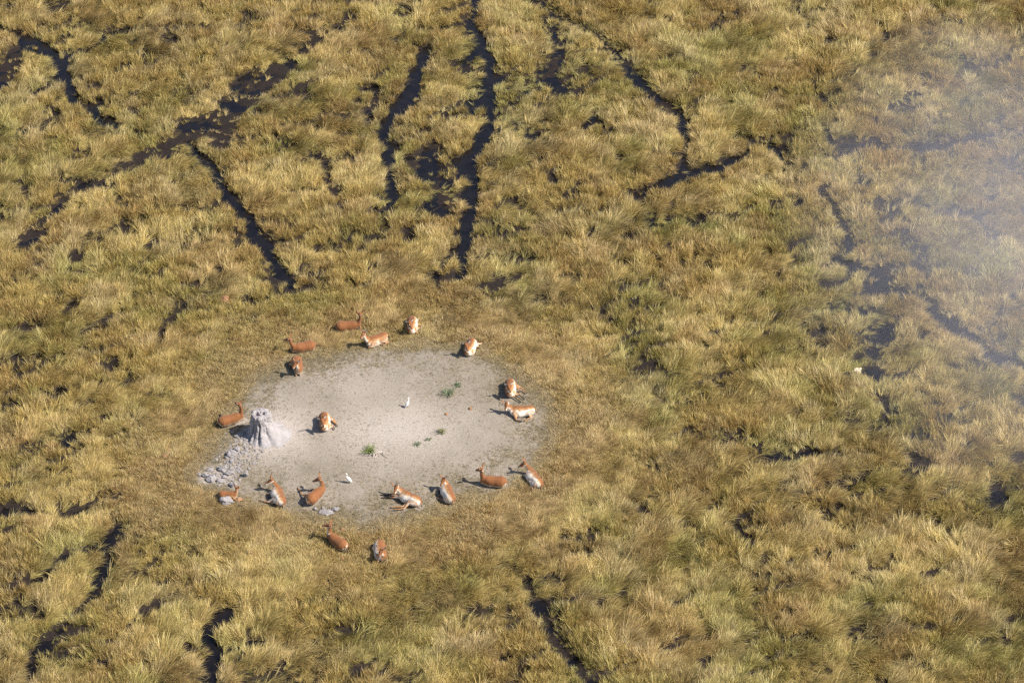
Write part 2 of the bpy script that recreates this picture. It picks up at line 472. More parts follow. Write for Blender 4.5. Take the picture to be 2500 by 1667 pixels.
def grass_material():
    t = NT('grass_blades')
    tint = t.attr('tint', 'INSTANCER', 'Color')
    b = t.attr('blade')
    k = t.math('MULTIPLY_ADD', b, .95, .52)
    kc = t.n('ShaderNodeCombineColor'); [t.l(k, kc.inputs[i]) for i in range(3)]
    col = t.mix(1.0, tint, kc.outputs[0], 'MULTIPLY')
    bl = t.math('GREATER_THAN', b, .86)
    col = t.mix(t.math('MULTIPLY', bl, .3), col, (.50, .40, .21))
    d = t.n('ShaderNodeBsdfDiffuse'); t.l(col, d.inputs['Color'])
    tr = t.n('ShaderNodeBsdfTranslucent'); t.l(col, tr.inputs['Color'])
    g = t.n('ShaderNodeBsdfGlossy'); g.inputs['Roughness'].default_value = .45; g.inputs['Color'].default_value = (.9, .85, .7, 1)
    m1 = t.n('ShaderNodeMixShader'); m1.inputs[0].default_value = .18
    t.l(d.outputs[0], m1.inputs[1]); t.l(tr.outputs[0], m1.inputs[2])
    m2 = t.n('ShaderNodeMixShader'); m2.inputs[0].default_value = .05
    t.l(m1.outputs[0], m2.inputs[1]); t.l(g.outputs[0], m2.inputs[2])
    o = t.n('ShaderNodeOutputMaterial'); t.l(m2.outputs[0], o.inputs['Surface'])
    return t.m
GRASS_MAT = grass_material()

PROTO = bpy.data.collections.new('tuft_kinds')
def proto(me):
    me.materials.append(GRASS_MAT)
    o = bpy.data.objects.new(me.name, me)
    PROTO.objects.link(o)
NU, NL, NS, NG = 5, 6, 4, 3
for k in range(NU):
    proto(tuft_mesh('blades_%02d' % k, 22, 1.55, .19, .22, .17, .8, .040, .085, 100 + k))
for k in range(NL):
    proto(tuft_mesh('blades_%02d' % (NU + k), 24, 1.75, .20, .60, .22, .30, .038, .14, 200 + k))
for k in range(NS):
    proto(tuft_mesh('blades_%02d' % (NU + NL + k), 26, 1.0, .55, .75, .40, 1.6, .058, .15, 300 + k))
for k in range(NG):
    proto(tuft_mesh('blades_%02d' % (NU + NL + NS + k), 20, 1.0, .25, .55, .35, 3.0, .030, .16, 400 + k))

def scatter(name, P, rot, scl, idx, tint):
    me = bpy.data.meshes.new(name)
    me.vertices.add(len(P))
    me.vertices.foreach_set('co', P.astype(np.float32).reshape(-1))
    for nm, typ, key, dat in (('rot', 'FLOAT_VECTOR', 'vector', rot), ('scl', 'FLOAT_VECTOR', 'vector', scl), ('tint', 'FLOAT_COLOR', 'color', np.concatenate([tint, np.ones((len(P), 1))], 1)), ('kindex', 'INT', 'value', idx)):
        a = me.attributes.new(nm, typ, 'POINT')
        a.data.foreach_set(key, np.ascontiguousarray(dat, dtype=np.int32 if typ == 'INT' else np.float32).reshape(-1))
    o = mk(name, me, GRASS_MAT)
    ng = bpy.data.node_groups.new(name, 'GeometryNodeTree')
    ng.interface.new_socket('Geometry', in_out='INPUT', socket_type='NodeSocketGeometry')
    ng.interface.new_socket('Geometry', in_out='OUTPUT', socket_type='NodeSocketGeometry')
    gi = ng.nodes.new('NodeGroupInput'); go = ng.nodes.new('NodeGroupOutput')
    ip = ng.nodes.new('GeometryNodeInstanceOnPoints')
    ci = ng.nodes.new('GeometryNodeCollectionInfo')
    ci.inputs['Collection'].default_value = PROTO
    ci.inputs['Separate Children'].default_value = True
    ci.inputs['Reset Children'].default_value = True
    def na(nm, typ):
        q = ng.nodes.new('GeometryNodeInputNamedAttribute'); q.data_type = typ
        q.inputs['Name'].default_value = nm
        return q.outputs[0]
    e2r = ng.nodes.new('FunctionNodeEulerToRotation')
    ng.links.new(na('rot', 'FLOAT_VECTOR'), e2r.inputs[0])
    ng.links.new(gi.outputs[0], ip.inputs['Points'])
    ng.links.new(ci.outputs[0], ip.inputs['Instance'])
    ip.inputs['Pick Instance'].default_value = True
    ng.links.new(na('kindex', 'INT'), ip.inputs['Instance Index'])
    ng.links.new(e2r.outputs[0], ip.inputs['Rotation'])
    ng.links.new(na('scl', 'FLOAT_VECTOR'), ip.inputs['Scale'])
    ng.links.new(ip.outputs[0], go.inputs[0])
    md = o.modifiers.new('tufts', 'NODES'); md.node_group = ng
    return o

NO_GRASS = []        # (x, y, radius) kept free of blades: animals, stones
def build_grass():
    sp = 0.12
    xs = np.arange(X0 + 1, X1 - 1, sp); ys = np.arange(Y0 + 1, Y1 - 1, sp)
    A, B = np.meshgrid(xs, ys)
    A = (A + rng.uniform(-.5, .5, A.shape) * sp * 1.3).reshape(-1); B = (B + rng.uniform(-.5, .5, B.shape) * sp * 1.3).reshape(-1)
    # inside the visible fan, with a margin
    dist = B - CAM.y
    half = np.hypot(dist, CAM.z) * math.tan(HFOV / 2) + 5.0
    extra = (rng.uniform(size=A.shape) < .8) & (np.abs(sample(D_clear, A, B) - 2.5) < 3.0)
    A = np.concatenate([A, A[extra] + rng.normal(0, .08, extra.sum())]); B = np.concatenate([B, B[extra] + rng.normal(0, .08, extra.sum())])
    half = np.hypot(B - CAM.y, CAM.z) * math.tan(HFOV / 2) + 5.0
    keep = np.abs(A) < half
    keep &= rng.uniform(size=A.shape) < sample(DENS, A, B)
    for (x, y, r) in NO_GRASS:
        keep &= np.hypot(A - x, B - y) > r
    A = A[keep]; B = B[keep]
    n = len(A)
    h = sample(H, A, B) * rng.uniform(.6, 1.35, n)
    ww = sample(w_water, A, B); wm = sample(w_mud, A, B); wt = sample(w_thin, A, B); dc = sample(D_clear, A, B)
    h *= 1 - .5 * np.clip(ww + wm, 0, 1)
    flow = R(15) + R(270) * (fbm(A / 3.2, B / 3.2, 71, 2) - .5) + R(230) * (fbm(A / 0.75, B / 0.75, 75, 2) - .5)
    lodge = fbm(A / 2.2, B / 2.2, 81, 2) + .0 + .10 * sstep(5, -25, B) + .08 * sstep(0, 25, A)
    is_l = rng.uniform(size=n) < sstep(.42, .62, lodge)
    yaw = np.where(is_l, flow + rng.normal(0, R(22), n), rng.uniform(0, 2 * math.pi, n))
    idx = np.where(is_l, NU + rng.integers(0, NL, n), rng.integers(0, NU, n))
    short = dc < .6
    idx = np.where(short, NU + NL + rng.integers(0, NS, n), idx)
    yaw = np.where(short, rng.uniform(0, 6.28, n), yaw)
    # common lean of the standing tufts with the wind
    tx = rng.normal(0, .10, n); ty = rng.normal(0, .10, n)
    sxy = np.clip(h * 1.15, .29, 2); sc = np.stack([sxy, sxy, h], 1)
    sc[is_l] *= 1.1
    sc[short, 0] = .34; sc[short, 1] = .34; sc[short, 2] = np.clip(h[short], .08, .3)
    # colour of each tuft: straw, olive, rust, grey
    straw = np.array([.485, .360, .132]); olive = np.array([.33, .290, .090]); rust = np.array([.405, .262, .108]); grey = np.array([.45, .345, .175]); green = np.array([.24, .245, .07])
    g = .80 * sstep(.44, .74, fbm(A / 3.2, B / 3.2, 91, 3) + .05 * sstep(0, 25, A) + .05 * sstep(-6, -25, B) + rng.normal(0, .09, n))
    ru = .8 * sstep(.52, .76, fbm(A / 2.0, B / 2.0, 95, 2) + .07 * sstep(5, 25, A) * sstep(5, 25, B) + .20 * (1 - sstep(1.0, 6.0, dc)) + rng.normal(0, .07, n))
    gr = sstep(.55, .75, fbm(A / 1.6, B / 1.6, 99, 2) + rng.normal(0, .08, n))
    tint = straw[None] * (1 - g[:, None]) + olive[None] * g[:, None]
    tint = tint * (1 - .75 * ru[:, None]) + rust[None] * .75 * ru[:, None]
    tint = tint * (1 - .6 * gr[:, None]) + grey[None] * .6 * gr[:, None]
    wet = np.clip(wt + ww + .6 * sample(w_gap, A, B), 0, 1)[:, None] * .4
    tint = tint * (1 - wet) + green[None] * wet
    fine = fbm(A / .38, B / .38, 131, 2)
    tint *= (.84 + .32 * sstep(.25, .75, fine))[:, None] * rng.uniform(.74, 1.26, n)[:, None]
    tint[:, 0] *= 1 + .10 * (.5 - fine)
    rg_ = (1 - sstep(1.0, 5.5, dc))[:, None] * .45
    tint = tint * (1 - rg_) + np.array([.40, .285, .145])[None] * rg_ * rng.uniform(.75, 1.25, n)[:, None]
    sh_ = short[:, None] * .65
    tint = tint * (1 - sh_) + np.array([.34, .265, .155])[None] * sh_ * rng.uniform(.7, 1.3, n)[:, None]
    z = sample(GZ, A, B)
    P = np.stack([A, B, z], 1)
    o = scatter('grass', P, np.stack([tx, ty, yaw], 1), sc, idx, tint)
    tag(o, kind='stuff')
    print('tufts', n)

def build_litter():
    """short cropped straw lying on the bare clay"""
    n = 110000
    lo = Vector((min(p.x for p in CP) - 1, min(p.y for p in CP) - 1)); hi = Vector((max(p.x for p in CP) + 1, max(p.y for p in CP) + 1))
    A = rng.uniform(lo.x, hi.x, n); B = rng.uniform(lo.y, hi.y, n)
    dc = sample(D_clear, A, B)
    pr = (1 - sstep(.5, 1.3, dc)) * (.10 + .75 * sstep(-3.0, .6, dc)) * (.25 + 1.1 * sstep(.35, .65, fbm(A / 1.5, B / 1.5, 111)))
    mp = at(665, 1060); c1 = at(960, 1055)
    pr *= 1 - .8 * np.exp(-((A - mp.x) ** 2 / 3 + (B - mp.y) ** 2 / 5)) - .45 * np.exp(-((A - c1.x) ** 2 / 14 + (B - c1.y) ** 2 / 6))
    keep = rng.uniform(size=n) < pr
    for (x, y, r) in NO_GRASS:
        keep &= np.hypot(A - x, B - y) > r
    A = A[keep]; B = B[keep]; n = len(A); dc = dc[keep]
    idx = NU + NL + rng.integers(0, NS, n)
    s = rng.uniform(.05, .11, n) * (.8 + .5 * sstep(-3, .5, dc))
    sc = np.stack([s, s, s * rng.uniform(.35, .8, n)], 1)
    straw = np.array([.40, .31, .19]); olive = np.array([.22, .20, .11]); dark = np.array([.19, .155, .11])
    u = rng.uniform(size=n)[:, None]
    tint = np.where(u < .45, straw, np.where(u < .8, olive, dark)) * rng.uniform(.8, 1.2, n)[:, None]
    P = np.stack([A, B, sample(GZ, A, B)], 1)
    o = scatter('dry_stubble', P, np.stack([rng.normal(0, .1, n), rng.normal(0, .1, n), rng.uniform(0, 6.28, n)], 1), sc, idx, tint)
    tag(o, kind='stuff')
    print('stubble', n)

# ------------------------------------------------------------------ antelopes
def ring_tube(V, F, pts, radii, nseg=14):
    """closed tube along pts; radii: scalar or (dorsal, ventral, lateral, dorsal_vec)"""
    pts = [np.array(p, float) for p in pts]
    base = len(V)
    prev = None
    for k, p in enumerate(pts):
        a = pts[max(0, k - 1)]; b = pts[min(len(pts) - 1, k + 1)]
        t = (b - a) / (np.linalg.norm(b - a) + 1e-9)
        rr = radii[k]
        if isinstance(rr, tuple):
            rd, rv, rl, dv = rr
        else:
            rd = rv = rl = rr
            dv = prev if prev is not None else (np.array([0, 0, 1.0]) if abs(t[2]) < .9 else np.array([1.0, 0, 0]))
        dv = np.array(dv, float); dv = dv - t * dv.dot(t); dv /= np.linalg.norm(dv) + 1e-9
        prev = dv
        lv = np.cross(t, dv)
        for s in range(nseg):
            th = 2 * math.pi * s / nseg
            c, sn = math.cos(th), math.sin(th)
            V.append(p + dv * c * (rd if c > 0 else rv) + lv * sn * rl)
    for k in range(len(pts) - 1):
        for s in range(nseg):
            q = base + k * nseg
            F.append((q + s, q + (s + 1) % nseg, q + nseg + (s + 1) % nseg, q + nseg + s))
    F.append(tuple(base + s for s in reversed(range(nseg))))
    q = base + (len(pts) - 1) * nseg
    F.append(tuple(q + s for s in range(nseg)))

def remesh(name, V, F, voxel, iters=4, factor=.5):
    me = np_mesh(name, V, F)
    o = bpy.data.objects.new(name, me); COL.objects.link(o)
    m = o.modifiers.new('r', 'REMESH'); m.mode = 'VOXEL'; m.voxel_size = voxel; m.use_smooth_shade = True
    s = o.modifiers.new('s', 'SMOOTH'); s.factor = factor; s.iterations = iters
    dg = bpy.context.evaluated_depsgraph_get()
    out = bpy.data.meshes.new_from_object(o.evaluated_get(dg))
    bpy.data.objects.remove(o); bpy.data.meshes.remove(me)
    out.name = name
    return out

def hide_material():
    t = NT('antelope_coat')
    col = t.attr('coat', 'GEOMETRY', 'Color')
    n = t.noise(t.objco(), 9.0, 5, .7)
    k = t.math('MULTIPLY_ADD', n, .7, .62)
    kc = t.n('ShaderNodeCombineColor'); [t.l(k, kc.inputs[i]) for i in range(3)]
    c = t.mix(1.0, col, kc.outputs[0], 'MULTIPLY')
    t.out(c, .75, t.bump(t.noise(t.objco(), 60, 3), .25, .01), .25)
    p = [x for x in t.t.nodes if x.type == 'BSDF_PRINCIPLED'][0]
    p.inputs['Sheen Weight'].default_value = .15
    return t.m
COAT = hide_material()
def plain(name, col, rough=.7, spec=.2, var=.35, sc=12.0):
    t = NT(name)
    n = t.noise(t.objco(), sc, 4)
    k = t.math('MULTIPLY_ADD', n, var * 2, 1 - var)
    kc = t.n('ShaderNodeCombineColor'); [t.l(k, kc.inputs[i]) for i in range(3)]
    t.out(t.mix(1.0, (*col,), kc.outputs[0], 'MULTIPLY'), rough, None, spec)
    return t.m
EYE = plain('dark_eye', (.012, .010, .009), .15, .6, .1)
HORN = plain('dark_horn', (.035, .030, .027), .5, .3)
RUFOUS = np.array([.215, .083, .029]); TAN = np.array([.39, .205, .09]); WHITE = np.array([.78, .70, .61]); BLACK = np.array([.022, .018, .017]); DUSK = np.array([.13, .06, .03])
def nrm(v):
    v = np.array(v, float); return v / (np.linalg.norm(v) + 1e-9)

ANTE = []
def antelope(label, rump, chest, side, roll, neck, head, scale=1.0, legs=None, neck_len=.52, horns=False, zlift=0.0, tone=1.0, neck_fwd=.25):
    """rump/chest: world points of the trunk axis (Vector). side: (x,y) towards which the legs lie.
    neck, head: directions in world axes (right, away, up)."""
    rump = np.array(rump); chest = np.array(chest)
    mid = (rump + chest) / 2
    f = chest - rump; f[2] = 0
    L = np.linalg.norm(f); f = f / L
    scale = scale * 1.08
    L = min(max(L, 1.04 * scale), 1.22 * scale)
    s = np.array([-f[1], f[0], 0.0])
    if s[0] * side[0] + s[1] * side[1] < 0: s = -s
    up = np.array([0, 0, 1.0])
    gz = float(sample(GZ, mid[0], mid[1])) + .02 + zlift
    k = scale
    dors = nrm(math.cos(roll) * up - math.sin(roll) * s)
    vent = -dors
    latl = np.cross(f, dors)
    hc = gz + (.245 - .045 * math.sin(roll)) * k
    c0 = np.array([mid[0], mid[1], hc]) - f * L / 2
    def tp(t, d=0.0, l=0.0):                      # trunk point: along, dorsal, lateral
        return c0 + f * L * t + (dors * d + latl * l) * k
    V = []; F = []; segs = []       # segs: (p0,p1,r,tag)
    # trunk
    st = [(-.03, .05, .05, .05, .03), (.02, .115, .13, .125, .03), (.12, .165, .19, .19, .02), (.28, .175, .20, .205, .0), (.45, .17, .215, .18, -.005), (.62, .175, .245, .185, 0),
          (.78, .185, .235, .155, .015), (.90, .155, .185, .12, .035), (1.0, .12, .13, .105, .05), (1.04, .06, .06, .05, .05)]
    ring_tube(V, F, [tp(t, d) for (t, a, b, c, d) in st], [(a * k * 1.27, b * k * 1.30, c * k * 1.27, dors) for (t, a, b, c, d) in st], 18)
    for (q0, q1) in zip(st[:-1], st[1:]):
        segs.append((tp(q0[0], q0[4]), tp(q1[0], q1[4]), .2 * k, 'trunk'))
    # neck
    nd = nrm(neck); hd = nrm(head)
    nb = tp(.90, .07); nl = neck_len * k
    n1 = nb + (f * neck_fwd + nd * .75) * nl * .42
    n2 = n1 + nd * nl * .55
    ndors = nrm(-hd + nd * hd.dot(nd))
    if np.linalg.norm(-hd + nd * hd.dot(nd)) < .2: ndors = nrm(-f)
    pts = []
    for u in np.linspace(0, 1, 7):
        pts.append((1 - u) ** 2 * nb + 2 * u * (1 - u) * (nb + f * .10 * k + nd * .16 * k + (n1 - nb) * .45) + u * u * n2)
    rad = [.145, .125, .105, .09, .078, .07, .066]
    ring_tube(V, F, pts, [(r * k * 1.08, r * k * 1.12, r * k * .84, ndors if i > 2 else (dors * (1 - i / 3) + ndors * i / 3)) for i, r in enumerate(rad)], 14)
    for i in range(6):
        segs.append((pts[i], pts[i + 1], rad[i] * k, 'neck'))
    # head
    kh = k * 1.34
    poll = n2 + nd * .02 * k
    hup = nrm(nd - hd * hd.dot(nd)) if np.linalg.norm(nd - hd * hd.dot(nd)) > .15 else nrm(up - hd * hd.dot(up))
    hs = np.cross(hd, hup)
    hp = [poll - hd * .055 * kh, poll - hd * .01 * kh + hup * .01 * kh, poll + hd * .07 * kh, poll + hd * .15 * kh - hup * .012 * kh, poll + hd * .225 * kh - hup * .02 * kh, poll + hd * .265 * kh - hup * .024 * kh]
    hr = [(.045, .05, .045), (.073, .085, .066), (.066, .082, .062), (.048, .058, .044), (.036, .042, .036), (.022, .026, .024)]
    ring_tube(V, F, hp, [(a * kh, b * kh, c * kh, hup) for a, b, c in hr], 14)
    for i in range(5):
        segs.append((hp[i], hp[i + 1], max(hr[i][0], .035) * kh, 'head'))
    # legs
    def limb(pts, rs, tg):
        pts = [np.array(p, float) for p in pts]
        for p, r in zip(pts, rs): p[2] = max(p[2], gz + r * k * .55)
        ring_tube(V, F, pts, [r * k for r in rs], 10)
        n = len(pts) - 1
        for i in range(n):
            segs.append((pts[i], pts[i + 1], rs[i] * k, tg + str(i)))
    legs = legs or {}
    def g3(p): return np.array([p[0], p[1], gz + .03])
    for nm in ('hind_near', 'hind_far', 'fore_near', 'fore_far'):
        spec = legs.get(nm, None)
        near = nm.endswith('near')                # near: the upper of the pair (away from the ground)
        if nm.startswith('hind'):
            hip = tp(.10, -.02) + s * (.08 if near else .04) * k
            if spec is None:
                stifle = tp(.42, -.10) + s * (.17 if near else .10) * k; stifle[2] = gz + (.19 if near else .09) * k
                hock = tp(.06) + s * (.30 if near else .20) * k; hock[2] = gz + .06 * k
                foot = tp(.45) + s * (.37 if near else .26) * k; foot[2] = gz + .03 * k
            else:
                foot = g3(spec[-1])
                if len(spec) > 1:
                    hock = g3(spec[0]); hock[2] = gz + .06 * k
                else:
                    hock = hip * .42 + foot * .58; hock[2] = gz + .07 * k
                stifle = hip * .55 + hock * .45 + f * .14 * k; stifle[2] = gz + (.18 if near else .12) * k
            limb([hip, hip * .45 + stifle * .55, stifle, stifle * .5 + hock * .5, hock, hock * .5 + foot * .5, foot * .9 + hock * .1, foot],
                 [.14, .125, .085, .052, .036, .026, .027, .030], 'hind')
        else:
            sh = tp(.84, -.05) + s * (.09 if near else .03) * k
            if spec is None:
                elbow = tp(.74, -.14) + s * (.12 if near else .02) * k; elbow[2] = gz + (.12 if near else .07) * k
                kneep = tp(1.05) + s * (.15 if near else -.03) * k; kneep[2] = gz + .07 * k
                foot = tp(.78) + s * (.22 if near else .10) * k; foot[2] = gz + .03 * k
            else:
                foot = g3(spec[-1])
                if len(spec) > 1: kneep = g3(spec[0]); kneep[2] = gz + .07 * k
                else: kneep = sh * .45 + foot * .55; kneep[2] = gz + .07 * k
                elbow = sh * .62 + kneep * .38; elbow[2] = gz + .13 * k
            limb([sh, elbow, elbow * .5 + kneep * .5, kneep, kneep * .5 + foot * .5, foot * .9 + kneep * .1, foot],
                 [.135, .068, .044, .040, .027, .028, .031], 'fore')
    V = np.array(V)
    V[:, 2] = np.maximum(V[:, 2], gz - .005)
    org = np.array([mid[0], mid[1], gz - .02])
    me = remesh('body', V - org, F, .017 * k)
    nv = len(me.vertices)
    co = np.empty(nv * 3, np.float32); me.vertices.foreach_get('co', co); co = co.reshape(-1, 3) + org
    nr = np.empty(nv * 3, np.float32); me.vertices.foreach_get('normal', nr); nr = nr.reshape(-1, 3)
    best = np.full(nv, 1e9); bi = np.zeros(nv, int); bt = np.zeros(nv)
    for i, (p0, p1, r, tg) in enumerate(segs):
        d = p1 - p0; t = np.clip(((co - p0) @ d) / (d @ d + 1e-9), 0, 1)
        dist = np.linalg.norm(co - p0 - t[:, None] * d, axis=1) / r
        m = dist < best; best[m] = dist[m]; bi[m] = i; bt[m] = t[m]
    tags = np.array([sg[3] for sg in segs])[bi]
    wob = (vnoise(co[:, 0] * 14, co[:, 1] * 14 + co[:, 2] * 11, 3) - .5) * .25
    colr = np.tile(RUFOUS, (nv, 1)).astype(float)
    def blend(mask, a, b, w):
        w = w[mask][:, None]; colr[mask] = a * (1 - w) + b * w
    dd = nr @ dors + wob
    mt = tags == 'trunk'
    t_al = (co - c0) @ f / L
    side_tan = 1 - sstep(-.10, .40, dd)
    blend(mt, RUFOUS, TAN, side_tan)
    wbelly = 1 - sstep(-.42, .0, dd)
    colr[mt] = colr[mt] * (1 - wbelly[mt][:, None]) + WHITE * wbelly[mt][:, None]
    wr = (1 - sstep(-.01, .06, t_al)) * (1 - sstep(-.2, .2, dd)) * .7
    colr[mt] = colr[mt] * (1 - wr[mt][:, None]) + WHITE * wr[mt][:, None]
    mn = tags == 'neck'
    ddn = nr @ ndors + wob
    blend(mn, RUFOUS, TAN, 1 - sstep(-.3, .4, ddn))
    wth = 1 - sstep(-.70, -.25, ddn)
    colr[mn] = colr[mn] * (1 - wth[mn][:, None]) + WHITE * wth[mn][:, None]
    mh = tags == 'head'
    dh = nr @ hup + wob
    t_h = (co - poll) @ hd / kh
    blend(mh, RUFOUS, WHITE, 1 - sstep(-.65, -.1, dh))
    nose = sstep(.235, .258, t_h)
    colr[mh] = colr[mh] * (1 - nose[mh][:, None]) + BLACK * nose[mh][:, None]
    lip = sstep(.17, .20, t_h) * (1 - sstep(.225, .24, t_h)) * (1 - sstep(-.3, .3, dh))
    colr[mh] = colr[mh] * (1 - lip[mh][:, None]) + WHITE * lip[mh][:, None]
    # legs: tan thighs, pale insides, dark shins and hooves
    inner = sstep(.1, .7, nr @ vent)
    for kk in range(8):
        m = tags == 'hind%d' % kk
        a = TAN * .55 + RUFOUS * .45 if kk < 2 else TAN
        if kk >= 5: a = DUSK * .5 + TAN * .5
        if kk >= 6: a = BLACK
        colr[m] = a
        if kk < 4:
            w = inner[m][:, None] * .7; colr[m] = colr[m] * (1 - w) + WHITE * w
            up_ = sstep(.25, .8, dd)[m][:, None] * .8
            colr[m] = colr[m] * (1 - up_) + RUFOUS * up_
        m = tags == 'fore%d' % kk
        a = TAN if kk < 2 else (TAN * .7 + DUSK * .3)
        if kk >= 4: a = BLACK
        if kk == 3: a = DUSK * .6 + BLACK * .4
        colr[m] = a
        if kk < 2:
            w = inner[m][:, None] * .6; colr[m] = colr[m] * (1 - w) + WHITE * w
    colr *= tone
    at_ = me.attributes.new('coat', 'FLOAT_COLOR', 'POINT')
    at_.data.foreach_set('color', np.concatenate([colr, np.ones((nv, 1))], 1).astype(np.float32).reshape(-1))
    root = empty('antelope', tuple(org))
    tag(root, label, 'antelope', 'antelopes resting around the bare clearing')
    mk('body', me, COAT, root)
    # ears
    def leaf(base, axis, face, length, width):
        axis = nrm(axis); face = nrm(face - axis * face.dot(axis)); sd = np.cross(axis, face)
        Vv = []; Ff = []; cc = []
        prof = [(0, .30), (.15, .62), (.4, 1.0), (.65, .85), (.85, .5), (1.0, .06)]
        for layer in (0, 1):
            for (u, w) in prof:
                for v in (-1, -.5, 0, .5, 1):
                    cup = (abs(v) ** 1.5) * .35 * w * width
                    p = base + axis * u * length + sd * v * w * width * .5 + face * (cup - (.012 * k * (1 - abs(v)) if layer else 0))
                    Vv.append(p - org)
                    cc.append(BLACK if u > .8 or (u > .6 and abs(v) > .8) else ((WHITE * .92) if layer == 0 else (RUFOUS * .8 + TAN * .2)))
        for layer in (0, 1):
            for i in range(5):
                for j in range(4):
                    q = layer * 30 + i * 5 + j
                    fc = (q, q + 1, q + 6, q + 5)
                    Ff.append(fc if layer == 0 else fc[::-1])
        m = np_mesh('ear', Vv, Ff); smooth(m)
        a_ = m.attributes.new('coat', 'FLOAT_COLOR', 'POINT')
        a_.data.foreach_set('color', np.concatenate([np.array(cc) * tone, np.ones((len(cc), 1))], 1).astype(np.float32).reshape(-1))
        mk('ear', m, COAT, root)
    for sg in (-1, 1):
        leaf(poll + hs * sg * .070 * k + hup * .066 * k - hd * .02 * k, hup * .75 + hs * sg * .75 - hd * .25, hd + hs * sg * .35, .235 * k, .115 * k)
    # eyes
    for sg in (-1, 1):
        bm = bmesh.new(); bmesh.ops.create_uvsphere(bm, u_segments=10, v_segments=8, radius=.015 * k)
        bmesh.ops.translate(bm, verts=bm.verts, vec=Vector(poll + hd * .115 * k + hs * sg * .073 * k + hup * .030 * k - org))
        m = bpy.data.meshes.new('eye'); bm.to_mesh(m); bm.free(); smooth(m)
        mk('eye', m, EYE, root)
    # tail
    tb = tp(-.02, .06)
    tv = []; tf = []
    tdir = nrm(-f * .22 + s * .40 - up * .75)
    tpts = [tb + f * .05, tb - f * .03 * k, tb - f * .045 * k + tdir * .07 * k, tb - f * .05 * k + tdir * .15 * k, tb - f * .05 * k + tdir * .22 * k]
    for p in tpts: p[2] = max(p[2], gz + .03)
    ring_tube(tv, tf, tpts, [.032 * k, .030 * k, .022 * k, .024 * k, .008 * k], 8)
    m = np_mesh('tail', [v - org for v in tv], tf); smooth(m)
    cc = np.array([RUFOUS] * 16 + [TAN] * 8 + [BLACK] * 16) * tone
    a_ = m.attributes.new('coat', 'FLOAT_COLOR', 'POINT'); a_.data.foreach_set('color', np.concatenate([cc, np.ones((len(cc), 1))], 1).astype(np.float32).reshape(-1))
    mk('tail', m, COAT, root)
    if horns:
        for sg in (-1, 1):
            hv = []; hf = []
            b0 = poll + hs * sg * .028 * k + hup * .065 * k
            ring_tube(hv, hf, [b0 - hup * .02, b0 + hup * .05 - hd * .03, b0 + hup * .12 - hd * .05 + hs * sg * .02, b0 + hup * .2 - hd * .03 + hs * sg * .03], [.016, .014, .010, .003], 8)
            m = np_mesh('horn', [v - org for v in hv], hf); smooth(m); mk('horn', m, HORN, root)
    for t in (.0, .25, .5, .75, 1.0):
        q = c0 + f * L * t
        NO_GRASS.append((q[0], q[1], .24 * k))
    for nm in legs:
        for q in legs[nm]:
            NO_GRASS.append((q[0], q[1], .10))
    ANTE.append(root)

ZT = .27
def A_(z, x, y): return z(x, y, ZT)
B4 = zoom(970, 750, 17.42); B5 = zoom(1110, 810, 19.6); B7 = zoom(1210, 910, 17.42); B10 = zoom(760, 1000, 22.4); B19 = zoom(890, 1300, 19.6); B11 = zoom(520, 1170, 19.6); B6 = zoom(680, 860, 22.4)
antelope('topmost rust brown antelope, deep in grass, upright neck at its right end', A_(Z2, 935, 375), A_(Z2, 1270, 350), (0, 1), R(25), (.12, .05, 1), (-.35, .85, -.1), neck_len=.60)
antelope('antelope curled in grass just below the topmost one, pale throat and ears facing camera', A_(Z2, 1620, 520), A_(Z2, 1400, 610), (0, -1), R(34), (-.30, -.05, 1), (-.45, -.8, -.25), neck_len=.55)
antelope('antelope stretched out in grass left of the clearing top, one black tipped ear raised', A_(Z2, 630, 640), A_(Z2, 310, 700), (.2, 1), R(22), (-.32, .12, .95), (-.85, .35, -.25), neck_len=.5)
antelope('white bellied antelope in grass right of the top pair, long white hind leg stretched out', B4(620, 470, ZT), B4(590, 930, ZT), (1, -.1), R(52), (-.05, .05, 1), (.35, -.75, -.35),
         legs={'hind_near': [B4(900, 520), B4(1220, 770)], 'hind_far': [B4(960, 760), B4(1080, 900)], 'fore_near': [B4(960, 880), B4(1010, 1010)], 'fore_far': [B4(860, 1130), B4(1120, 1260)]}, neck_len=.44)
antelope('antelope curled up alone at the upper right rim, where grass meets bare clay', B5(820, 480, ZT), B5(640, 950, ZT), (1, -.1), R(52), (-.05, .05, 1), (.3, -.8, -.4),
         legs={'hind_near': [B5(1240, 640), B5(1340, 560)], 'hind_far': [B5(1130, 760), B5(1180, 820)], 'fore_near': [B5(960, 960), B5(880, 1080)], 'fore_far': [B5(830, 1060), B5(640, 1150)]}, neck_len=.44)
antelope('antelope facing the camera at the upper left rim, white throat and head turned left', B6(980, 470, ZT), B6(1110, 1000, ZT), (-1, .1), R(12), (-.22, -.08, 1), (-.55, -.75, -.30), neck_len=.46)
antelope('antelope at the right rim with three dark legs stretched to the lower right', B7(600, 470, ZT), B7(610, 900, ZT), (1, -.1), R(52), (-.02, .08, 1), (.25, -.85, -.3),
         legs={'hind_near': [B7(1080, 740), B7(1340, 970)], 'hind_far': [B7(940, 780), B7(1060, 900)], 'fore_near': [B7(980, 1050), B7(1240, 1240)], 'fore_far': [B7(800, 1160), B7(1090, 1360)]}, neck_len=.44)
